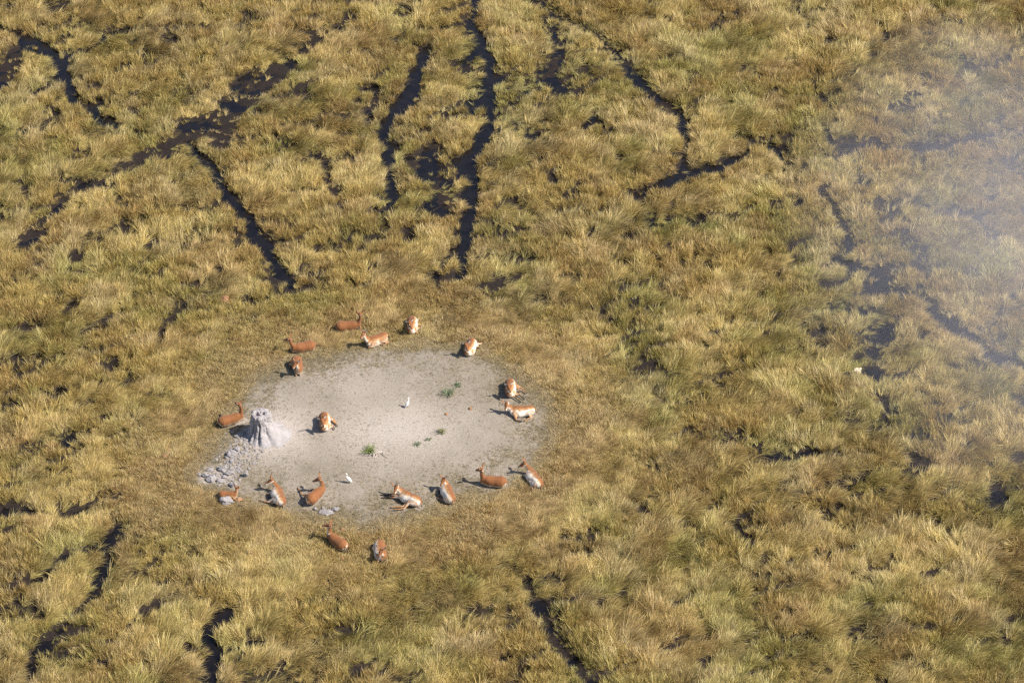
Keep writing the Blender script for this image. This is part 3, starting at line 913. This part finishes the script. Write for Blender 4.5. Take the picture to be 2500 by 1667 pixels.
antelope('lightest tan antelope, at the right rim, pale belly to the camera and head down', A_(Z3, 1660, 1290), A_(Z3, 1430, 1300), (.1, -1), R(56), (-.40, .15, .55), (-.30, -.65, -.75),
         legs={'hind_near': [Z3(1650, 1400), Z3(1590, 1415)], 'hind_far': [Z3(1660, 1390), Z3(1560, 1440)], 'fore_near': [Z3(1465, 1425), Z3(1545, 1440)], 'fore_far': [Z3(1475, 1435), Z3(1530, 1445)]}, neck_len=.40, tone=1.08)
antelope('antelope lying left of the termite mound, neck straight up like a post', A_(Z4, 390, 425), A_(Z4, 690, 345), (-.2, 1), R(15), (-.10, .05, 1), (-.6, .65, -.05), neck_len=.62)
antelope('antelope lying alone inside the clearing right of the termite mound', B10(700, 520, ZT), B10(720, 1010, ZT), (1, -.1), R(48), (-.10, .05, 1), (.25, -.8, -.35),
         legs={'hind_near': [B10(1240, 740), B10(1440, 1090)], 'hind_far': [B10(1130, 780), B10(1370, 1000)], 'fore_near': [B10(1240, 1120), B10(1260, 1270)], 'fore_far': [B10(900, 1330), B10(780, 1350)]}, neck_len=.44, horns=True)
antelope('small young antelope lying between two grey stones at the lower left rim', A_(B11, 380, 640), A_(B11, 1020, 690), (0, -1), R(10), (.15, .25, .85), (.45, .45, -.3), scale=.72, neck_len=.42)
antelope('antelope next right of the small young one, white belly and head low to the left', A_(Z5, 530, 640), A_(Z5, 450, 450), (-1, -.1), R(80), (-.55, .35, .75), (-.88, -.2, -.38),
         legs={'hind_near': [Z5(330, 660), Z5(205, 625)], 'hind_far': [Z5(400, 680), Z5(260, 645)], 'fore_near': [Z5(320, 545), Z5(345, 600)]}, neck_len=.48)
antelope('antelope on the lower rim with one hind leg kicked out behind, nearest the lower egret', A_(Z5, 950, 620), A_(Z5, 1110, 470), (-1, .6), R(44), (-.25, .12, 1), (-.85, .05, -.35),
         legs={'hind_near': [Z5(840, 575), Z5(765, 455)], 'fore_near': [Z5(985, 490), Z5(930, 515)]}, neck_len=.54)
antelope('antelope flat on its side at the bottom rim, four slim legs reaching left', A_(Z6, 890, 700), A_(Z6, 690, 600), (-.45, -1), R(70), (-.55, .05, .70), (-.35, -.75, -.5),
         legs={'hind_near': [Z6(715, 820), Z6(560, 835)], 'hind_far': [Z6(690, 795), Z6(515, 800)], 'fore_near': [Z6(560, 675), Z6(395, 668)], 'fore_far': [Z6(540, 640), Z6(390, 632)]}, neck_len=.42, tone=1.06)
antelope('antelope curled upright at the bottom rim, just right of the flat stretched one', A_(Z6, 1350, 660), A_(Z6, 1280, 500), (-1, -.1), R(76), (-.28, .0, .95), (-.40, -.7, -.35),
         legs={'hind_near': [Z6(1265, 710), Z6(1155, 660)], 'fore_near': [Z6(1185, 540), Z6(1190, 600)]}, neck_len=.45)
antelope('antelope seen from behind at lower right rim, upright neck, face turned away left', A_(Z7, 1010, 760), A_(Z7, 640, 730), (0, 1), R(15), (-.05, .05, 1), (-.72, .45, -.35), neck_len=.55)
antelope('antelope farthest right on the lower rim, white haunch and long dark striped face', A_(Z7, 1690, 760), A_(Z7, 1530, 560), (-1, -.15), R(80), (-.55, .15, .80), (-.86, -.12, -.45),
         legs={'fore_near': [Z7(1380, 640), Z7(1450, 690)]}, neck_len=.52)
antelope('antelope in the grass below the clearing, back to the camera and neck raised', A_(Z5, 1430, 1260), A_(Z5, 1255, 1130), (.5, 1), R(22), (.12, .05, 1), (-.8, .2, -.1), neck_len=.54)
antelope('lowest antelope, half hidden in grass, facing the camera with a shaded face', B19(740, 560, ZT), B19(800, 950, ZT), (-1, -.05), R(66), (-.12, -.02, .9), (-.35, -.75, -.45), neck_len=.42)

# ------------------------------------------------------------------ egrets
FEATHER = plain('white_feathers', (.78, .77, .77), .7, .2, .06)
BILL = plain('yellow_bill', (.60, .36, .07), .4, .3, .1)
SHANK = plain('dark_shank', (.05, .045, .035), .6)
def egret(label, p, face, lean):
    p = Vector((p.x, p.y, ground_z(p)))
    f = nrm((face[0], face[1], 0)); up = np.array([0, 0, 1.0]); s = np.cross(f, up)
    V = []; F = []
    b = np.array([0, 0, .20])
    ax = nrm(f * math.cos(lean) + up * math.sin(lean))
    pts = [b - ax * .20, b - ax * .13, b - ax * .04, b + ax * .06, b + ax * .13, b + ax * .17]
    ring_tube(V, F, pts, [.012, .042, .072, .075, .052, .034], 12)
    n0 = b + ax * .14
    npts = [n0, n0 + ax * .05 + up * .01, n0 + up * .08 + f * .02, n0 + up * .14 + f * .0, n0 + up * .18 + f * .015, n0 + up * .20 + f * .045, n0 + up * .195 + f * .08]
    ring_tube(V, F, npts, [.040, .034, .026, .023, .027, .027, .012], 10)
    me = remesh('body', np.array(V), F, .010, 3)
    root = empty('egret', p)
    tag(root, label, 'egret', 'white egrets standing in the clearing')
    mk('body', me, FEATHER, root)
    hd = npts[-2]
    v = []; ff = []
    ring_tube(v, ff, [hd + f * .02, hd + f * .06 - up * .004, hd + f * .105 - up * .012], [.011, .008, .002], 8)
    m = np_mesh('beak', v, ff); smooth(m); mk('beak', m, BILL, root)
    for sg in (-1, 1):
        v = []; ff = []
        q = b + s * sg * .025
        g = np.array([q[0], q[1], 0]) + f * .02
        ring_tube(v, ff, [q - up * .04, q * .5 + g * .5 - f * .01, g + up * .006, g + f * .05 + up * .005], [.010, .007, .006, .003], 8)
        m = np_mesh('leg', v, ff); smooth(m); mk('leg', m, SHANK, root)
        bm = bmesh.new(); bmesh.ops.create_uvsphere(bm, u_segments=8, v_segments=6, radius=.006)
        bmesh.ops.translate(bm, verts=bm.verts, vec=Vector(hd + f * .012 + s * sg * .022 + up * .006))
        m = bpy.data.meshes.new('eye'); bm.to_mesh(m); bm.free(); mk('eye', m, EYE, root)
egret('hunched white egret in the middle of the clearing, between weed and lone antelope', at(994, 1000), (.55, .35), R(62))
egret('white egret near the lower rim of the clearing, slim neck stretched up', at(853, 1184), (-.9, .2), R(48))

# ------------------------------------------------------------------ termite mound and stones
def clay_material(name, lo, hi, bump=.5):
    t = NT(name)
    P = t.pos()
    n = t.noise(P, 3.5, 6, .7)
    c = t.ramp(n, [(.3, lo), (.7, hi)])
    t.out(c, .95, t.bump(t.noise(P, 9.0, 7, .75), bump, .06), .1)
    return t.m
MOUND = clay_material('termite_clay', (.26, .238, .240), (.385, .358, .365))
STONE = clay_material('grey_clod', (.20, .185, .188), (.34, .315, .32))
REDDISH = clay_material('orange_earth', (.22, .12, .07), (.40, .22, .13))
CREAM = clay_material('cream_bone', (.58, .48, .35), (.70, .60, .46), .2)

def build_mound():
    top = at(642, 1000, 1.45); p = Vector((at(640, 1062).x, at(640, 1062).y, 0))
    p.z = ground_z(p) - .05
    NA, NH = 160, 90
    V = np.zeros((NH, NA, 3))
    th = np.linspace(0, 2 * math.pi, NA, endpoint=False)
    Ht = 1.22
    for j in range(NH):
        u = j / (NH - 1)
        if u <= .72:                       # flank
            q = u / .72
            z = Ht * (q ** 1.25)
            # right side (th ~ 0) slopes gently, left side is steep
            flare = .52 + .48 * np.cos(th - R(-25))
            r = .45 + .12 * (1 - q) + (1 - q) ** 3.0 * (.08 + 1.2 * flare ** 1.5)
            gro = np.zeros(NA)
            for (a0, w, d) in [(R(-97), .07, .34), (R(-138), .11, .45), (R(-62), .10, .16), (R(-118), .05, .18), (R(20), .2, .10), (R(95), .2, .15), (R(165), .22, .16)]:
                da = np.angle(np.exp(1j * (th - a0)))
                gro += d * np.exp(-(da / w) ** 2) * max(0.0, 1 - abs(q - .42) * 1.72)
            r = r * (1 - gro) + (fbm(np.cos(th) * 2.5 + q * 2.2 + 5, np.sin(th) * 2.5 - q * 1.2, 7, 4) - .5) * .26
        else:                              # crater top
            q = (u - .72) / .28
            z = Ht + .05 * math.sin(q * math.pi) - .02 * q
            r = (.45 + (fbm(np.cos(th) * 2.5 + 2.2 + 5, np.sin(th) * 2.5 - 1.2, 7, 4) - .5) * .26) * (1 - q)
        zz = np.full(NA, z)
        V[j, :, 0] = r * np.cos(th); V[j, :, 1] = r * np.sin(th); V[j, :, 2] = zz
    X, Y, Zc = V[..., 0], V[..., 1], V[..., 2]
    Zc += (fbm(X * 6 + 3, Y * 6 + Zc * 5, 13, 3) - .5) * .08 * sstep(.2, 1, Zc)
    rgh = (fbm(X * 5 + 11, Y * 5 + Zc * 6, 17, 4) - .5) * .11 * (1 - .6 * sstep(.9, 1.2, Zc))
    X += rgh * np.cos(th)[None]; Y += rgh * np.sin(th)[None]
    topm = sstep(.93 * Ht, Ht, Zc)
    for (hx, hy, rr, dp) in [(-.20, .02, .085, .45), (-.13, -.14, .075, .40), (.10, .03, .07, .40), (-.04, .08, .04, .2), (.15, -.10, .04, .12), (-.24, -.16, .04, .2)]:
        Zc -= dp * np.exp(-(((X - hx) ** 2 + (Y - hy) ** 2) / rr ** 2) ** 2) * topm
    Vf = V.reshape(-1, 3)
    F = []
    for j in range(NH - 1):
        for i in range(NA):
            F.append((j * NA + i, j * NA + (i + 1) % NA, (j + 1) * NA + (i + 1) % NA, (j + 1) * NA + i))
    me = np_mesh('termite_mound', Vf, F); smooth(me)
    o = mk('termite_mound', me, MOUND); o.location = p
    tag(o, 'tall pale grey termite mound with open holes in its top', 'termite mound')
    for r_, dx in ((1.0, .2), (.8, -.2), (.9, .8)):
        NO_GRASS.append((p.x + dx, p.y, r_))
build_mound()

def stone_mesh(name, r, seed, sx=1, sy=1, sz=.75, rough=.35, sub=4):
    bm = bmesh.new(); bmesh.ops.create_icosphere(bm, subdivisions=sub, radius=1.0)
    q = np.array([v.co[:] for v in bm.verts])
    rr = np.random.default_rng(seed)
    d = np.ones(len(q))
    for _ in range(9):                                  # flat broken faces
        n_ = nrm(rr.normal(size=3)); cut = rr.uniform(.55, .85)
        pr = q @ n_
        over = np.maximum(pr * d - cut, 0)
        d = np.where(pr * d > cut, cut / np.maximum(pr, 1e-3), d)
    d *= 1 + rough * (fbm(q[:, 0] * 2.2 + seed, q[:, 1] * 2.2 + q[:, 2] * 1.7, seed, 3) - .5)
    q = q * d[:, None] * np.array([sx, sy, sz]) * r
    me = bpy.data.meshes.new(name)
    for v, c in zip(bm.verts, q): v.co = c
    bm.to_mesh(me); bm.free()
    return me
def stone(name, label, cat, p, r, mat, seed, group=None, sx=1., sy=1., sz=.75, rot=0.):
    p = Vector((p.x, p.y, ground_z(p)))
    if group == GS: r *= .95
    o = mk(name, stone_mesh(name, r, seed, sx, sy, sz, .6), mat)
    o.location = (p.x, p.y, p.z + r * sz * .42); o.rotation_euler = (0, 0, rot)
    tag(o, label, cat, group)
    NO_GRASS.append((p.x, p.y, r * .9))
    return o
GS = 'grey clods below the termite mound'
stone('earth_clod', 'large pitted grey clod below the young antelope', 'clod', Z4(492, 1440), .34, STONE, 3, GS, 1.0, .8, .75)
stone('earth_clod', 'flat topped grey clod behind the head of the young antelope', 'clod', Z4(562, 1245), .20, STONE, 4, GS, 1.1, .8, .8)
stone('earth_clod', 'lone upright grey clod on bare ground above the white bellied antelope', 'clod', Z4(735, 1130), .19, STONE, 5, GS, .75, .8, 1.15, .4)
stone('earth_clod', 'pale slab at the rubble trail tip, largest of that row of three', 'clod', Z4(290, 1160), .25, STONE, 6, GS, 1.05, 1.0, .6, .8)
stone('earth_clod', 'rounded pale clod in the middle of the row of three at the rubble tip', 'clod', Z4(218, 1118), .19, STONE, 7, GS, 1.1, .8, .6)
stone('earth_clod', 'small outermost clod at the left end of the rubble trail', 'clod', Z4(145, 1100), .105, STONE, 8, GS)
stone('earth_clod', 'large cracked clod at the upper left edge of the rubble trail', 'clod', Z4(550, 850), .26, STONE, 9, GS, 1.1, 1.0, .65)
stone('earth_clod', 'second cracked clod touching the large one at the upper rubble edge', 'clod', Z4(622, 800), .19, STONE, 10, GS)
stone('earth_clod', 'broad rough clod at the lower left of the rubble trail', 'clod', Z4(432, 1035), .27, STONE, 11, GS, 1.05, .9, .65)
stone('earth_clod', 'square pale clod at the lower right of the rubble trail', 'clod', Z4(520, 1100), .22, STONE, 12, GS, 1.1, .8, .6)
stone('earth_clod', 'dark sided little clod just below the square pale one', 'clod', Z4(462, 1140), .12, STONE, 13, GS)
stone('earth_clod', 'low crumbling clod at the bottom of the rubble, above the young antelope', 'clod', Z4(412, 1185), .17, STONE, 14, GS, 1.3, .8, .6)
stone('earth_clod', 'shaded clod at the left edge of the rubble, halfway down the trail', 'clod', Z4(487, 893), .13, STONE, 15, GS)
stone('earth_clod', 'flat slab leaning at the foot of the mound beside its shadow', 'clod', Z4(640, 605), .21, STONE, 16, GS, 1.5, .7, .5, .5)
stone('earth_clod', 'middle clod of the rubble trail, pale on its right side', 'clod', Z4(555, 945), .14, STONE, 17, GS)
stone('earth_clod', 'worn clod left of the broad rough one, near the grass', 'clod', Z4(285, 1045), .15, STONE, 18, GS, 1.2, .9, .6)
G2 = 'low clods on the bottom rim of the clearing'
stone('earth_clod', 'low grey clod left in the bottom rim row, under the kicking antelope', 'clod', Z5(1020, 748), .11, STONE, 21, G2)
stone('earth_clod', 'widest low crumbled clod of the bottom rim row', 'clod', Z5(1180, 795), .24, STONE, 22, G2, 1.5, .9, .35)
stone('earth_clod', 'dark knob standing out of the widest bottom rim clod', 'clod', Z5(1140, 735), .085, STONE, 23, G2)
stone('earth_clod', 'dark rounded clod at the right end of the bottom rim row', 'clod', Z5(1330, 752), .16, STONE, 24, G2, 1.2, .8, .7)
G3 = 'orange brown clods'
stone('orange_clod', 'orange brown clod beside the pitted grey clod and young antelope', 'clod', B11(1240, 1000), .17, REDDISH, 31, G3, 1.2, .9, .6)
stone('orange_clod', 'tiny orange clod in the grass left of the young antelope', 'clod', Z4(168, 1345), .085, REDDISH, 32, G3)
stone('orange_clod', 'orange clod on bare clay at the right of the clearing, brighter of two', 'clod', at(1149, 1004), .10, REDDISH, 33, G3)
stone('orange_clod', 'dark orange clod on bare clay left of and below the brighter one', 'clod', at(1091, 1017), .085, REDDISH, 34, G3)
stone('orange_clod', 'pinkish clod half sunk in grass above and left of the clearing', 'clod', at(543, 733), .26, REDDISH, 35, G3, 1.2, .8, .9)
stone('orange_clod', 'upper orange clod of the pair in grass left of the rubble', 'clod', at(410, 1098), .13, REDDISH, 36, G3)
stone('orange_clod', 'lower orange clod of the pair in grass left of the rubble', 'clod', at(402, 1112), .14, REDDISH, 37, G3)
stone('orange_clod', 'orange clod in grass directly below the back-turned antelope', 'clod', at(835, 1363), .16, REDDISH, 38, G3)
stone('orange_clod', 'orange clod in grass right of the raised neck below the clearing', 'clod', at(836, 1293), .12, REDDISH, 39, G3)
cb = stone('bleached_bone', 'small cream bone lump in a dark gap of the right hand grass', 'bone', at(2095, 902), .17, CREAM, 41, None, 1.5, .8, .9)
cb.location.z += .18
G4 = None
def build_rubble():
    """crumbled soil along the trail below the mound, too many to count"""
    path = [Z4(790, 610), Z4(690, 720), Z4(600, 830), Z4(540, 950), Z4(460, 1060), Z4(370, 1130)]
    wid = [.55, .9, .85, 1.0, .9, .6]
    V = []; F = []
    bm = bmesh.new(); bmesh.ops.create_icosphere(bm, subdivisions=2, radius=1.0)
    sv = np.array([v.co[:] for v in bm.verts]); sf = [[v.index for v in f.verts] for f in bm.faces]; bm.free()
    r = np.random.default_rng(5)
    for k in range(1000):
        u = r.uniform(0, len(path) - 1.001); i = int(u); t = u - i
        c = path[i].lerp(path[i + 1], t); w = wid[i] * (1 - t) + wid[i + 1] * t
        x = c.x + r.normal(0, .55) * w + .15; y = c.y + r.normal(0, .6) * w
        rad = .010 + .065 * r.uniform() ** 3.2
        z = float(sample(GZ, x, y)) + rad * .15
        q = sv * (1 + .7 * (fbm(sv[:, 0] * 1.5 + k, sv[:, 1] * 1.5 + sv[:, 2], k % 50, 2) - .5))[:, None] * rad * np.array([r.uniform(.8, 1.4), r.uniform(.7, 1.2), r.uniform(.5, .9)])
        b0 = sum(len(a) for a in V); V.append(q + np.array([x, y, z]))
        F += [tuple(b0 + j for j in f) for f in sf]
    me = np_mesh('rubble', np.concatenate(V), F)
    tag(mk('rubble', me, STONE), kind='stuff')
build_rubble()
# ------------------------------------------------------------------ green weeds and dead branch in the clearing
def weed(label, p, r, h, n, seed, col, grp='green weeds in the clearing'):
    rr = np.random.default_rng(seed)
    p = Vector((p.x, p.y, ground_z(p)))
    V = []; F = []; S = []; SF = []
    for k in range(n):
        a = rr.uniform(0, 6.28); out = r * rr.uniform(.2, 1.0)
        tip = np.array([math.cos(a) * out, math.sin(a) * out, h * rr.uniform(.35, 1.0) * (1 - .4 * out / r)])
        i0 = len(S)
        ring_tube(S, SF, [(0, 0, -.02), tip * .5 + np.array([0, 0, .05 * h]), tip], [.006, .005, .003], 5)
        for q in range(6):
            t = rr.uniform(.4, 1.05); c = tip * t + np.array([0, 0, .04 * h]) + rr.normal(0, .02, 3)
            d = nrm(rr.normal(size=3) + np.array([math.cos(a), math.sin(a), .6])); sd = nrm(np.cross(d, rr.normal(size=3)))
            L = rr.uniform(.05, .10); w = L * .38
            b = len(V)
            V += [c, c + d * L * .5 + sd * w * .5, c + d * L, c + d * L * .5 - sd * w * .5]
            F.append((b, b + 1, b + 2, b + 3))
    root = empty('weed', p)
    tag(root, label, 'weed', grp)
    m = np_mesh('leaves', V, F); mk('leaves', m, col, root)
    m = np_mesh('stems', S, SF); mk('stems', m, col, root)
GREEN1 = plain('weed_green', (.20, .24, .14), .7); GREEN2 = plain('weed_lime', (.19, .235, .07), .7); GREEN3 = plain('weed_olive', (.22, .22, .10), .7)
weed('largest grey green weed, right of the middle egret', at(1094, 969), .42, .34, 55, 1, GREEN1)
weed('little green weed just above the largest one', at(1118, 948), .24, .18, 22, 2, GREEN1)
weed('bright lime green weed above the dead branch', at(903, 1107), .44, .30, 55, 3, GREEN2)
weed('olive weed on pale ground in the right half of the clearing', at(1078, 1062), .30, .24, 30, 4, GREEN3)
weed('faint low weed left of the olive one, lower of the small ones', at(1019, 1092), .22, .12, 18, 5, GREEN1)
weed('thin weed sprig between the faint low weed and the olive one', at(1046, 1078), .14, .09, 12, 6, GREEN1)

def build_branch():
    p = at(915, 1117); p.z = ground_z(p)
    V = []; F = []
    r = np.random.default_rng(3)
    def tw(a, b, r0, r1):
        pts = [np.array(a) * (1 - t) + np.array(b) * t + np.append(r.normal(0, .02, 2), 0) for t in np.linspace(0, 1, 5)]
        ring_tube(V, F, pts, list(np.linspace(r0, r1, 5)), 7)
    tw((-.15, .02, .05), (.35, .12, .09), .035, .022)
    tw((.35, .12, .09), (.62, -.22, .03), .022, .010)
    tw((-.0, .05, .06), (-.12, -.25, .02), .022, .010)
    tw((.1, .08, .07), (.05, -.30, .02), .018, .008)
    tw((-.15, .02, .05), (-.45, -.12, .03), .025, .012)
    tw((.35, .12, .09), (.60, .10, .05), .016, .007)
    me = np_mesh('dead_branch', V, F); smooth(me)
    o = mk('dead_branch', me, plain('bleached_wood', (.46, .40, .36), .85)); o.location = p
    tag(o, 'bleached forked branch lying below the lime green weed', 'branch')
build_branch()

build_grass()
build_litter()

def build_reflection_veil():
    """pale veil of a suspected window reflection, imitated by an added volume at right"""
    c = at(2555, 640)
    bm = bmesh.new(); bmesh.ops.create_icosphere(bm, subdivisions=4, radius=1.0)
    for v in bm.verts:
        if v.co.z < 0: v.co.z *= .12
    me = bpy.data.meshes.new('reflection_veil'); bm.to_mesh(me); bm.free()
    o = mk('reflection_veil', me); o.location = c; o.scale = (13.8, 25.0, 4.2)
    t = NT('veil_volume')  # added haze volume imitating a reflection, not smoke in the marsh
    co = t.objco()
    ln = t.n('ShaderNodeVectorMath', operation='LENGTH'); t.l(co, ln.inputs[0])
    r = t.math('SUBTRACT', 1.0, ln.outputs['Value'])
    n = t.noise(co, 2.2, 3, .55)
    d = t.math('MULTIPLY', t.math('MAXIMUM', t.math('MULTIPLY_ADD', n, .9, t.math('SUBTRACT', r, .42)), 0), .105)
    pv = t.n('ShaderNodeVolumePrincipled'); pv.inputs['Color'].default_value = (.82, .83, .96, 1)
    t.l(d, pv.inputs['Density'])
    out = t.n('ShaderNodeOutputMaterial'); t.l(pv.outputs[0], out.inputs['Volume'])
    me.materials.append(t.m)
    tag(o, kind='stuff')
build_reflection_veil()
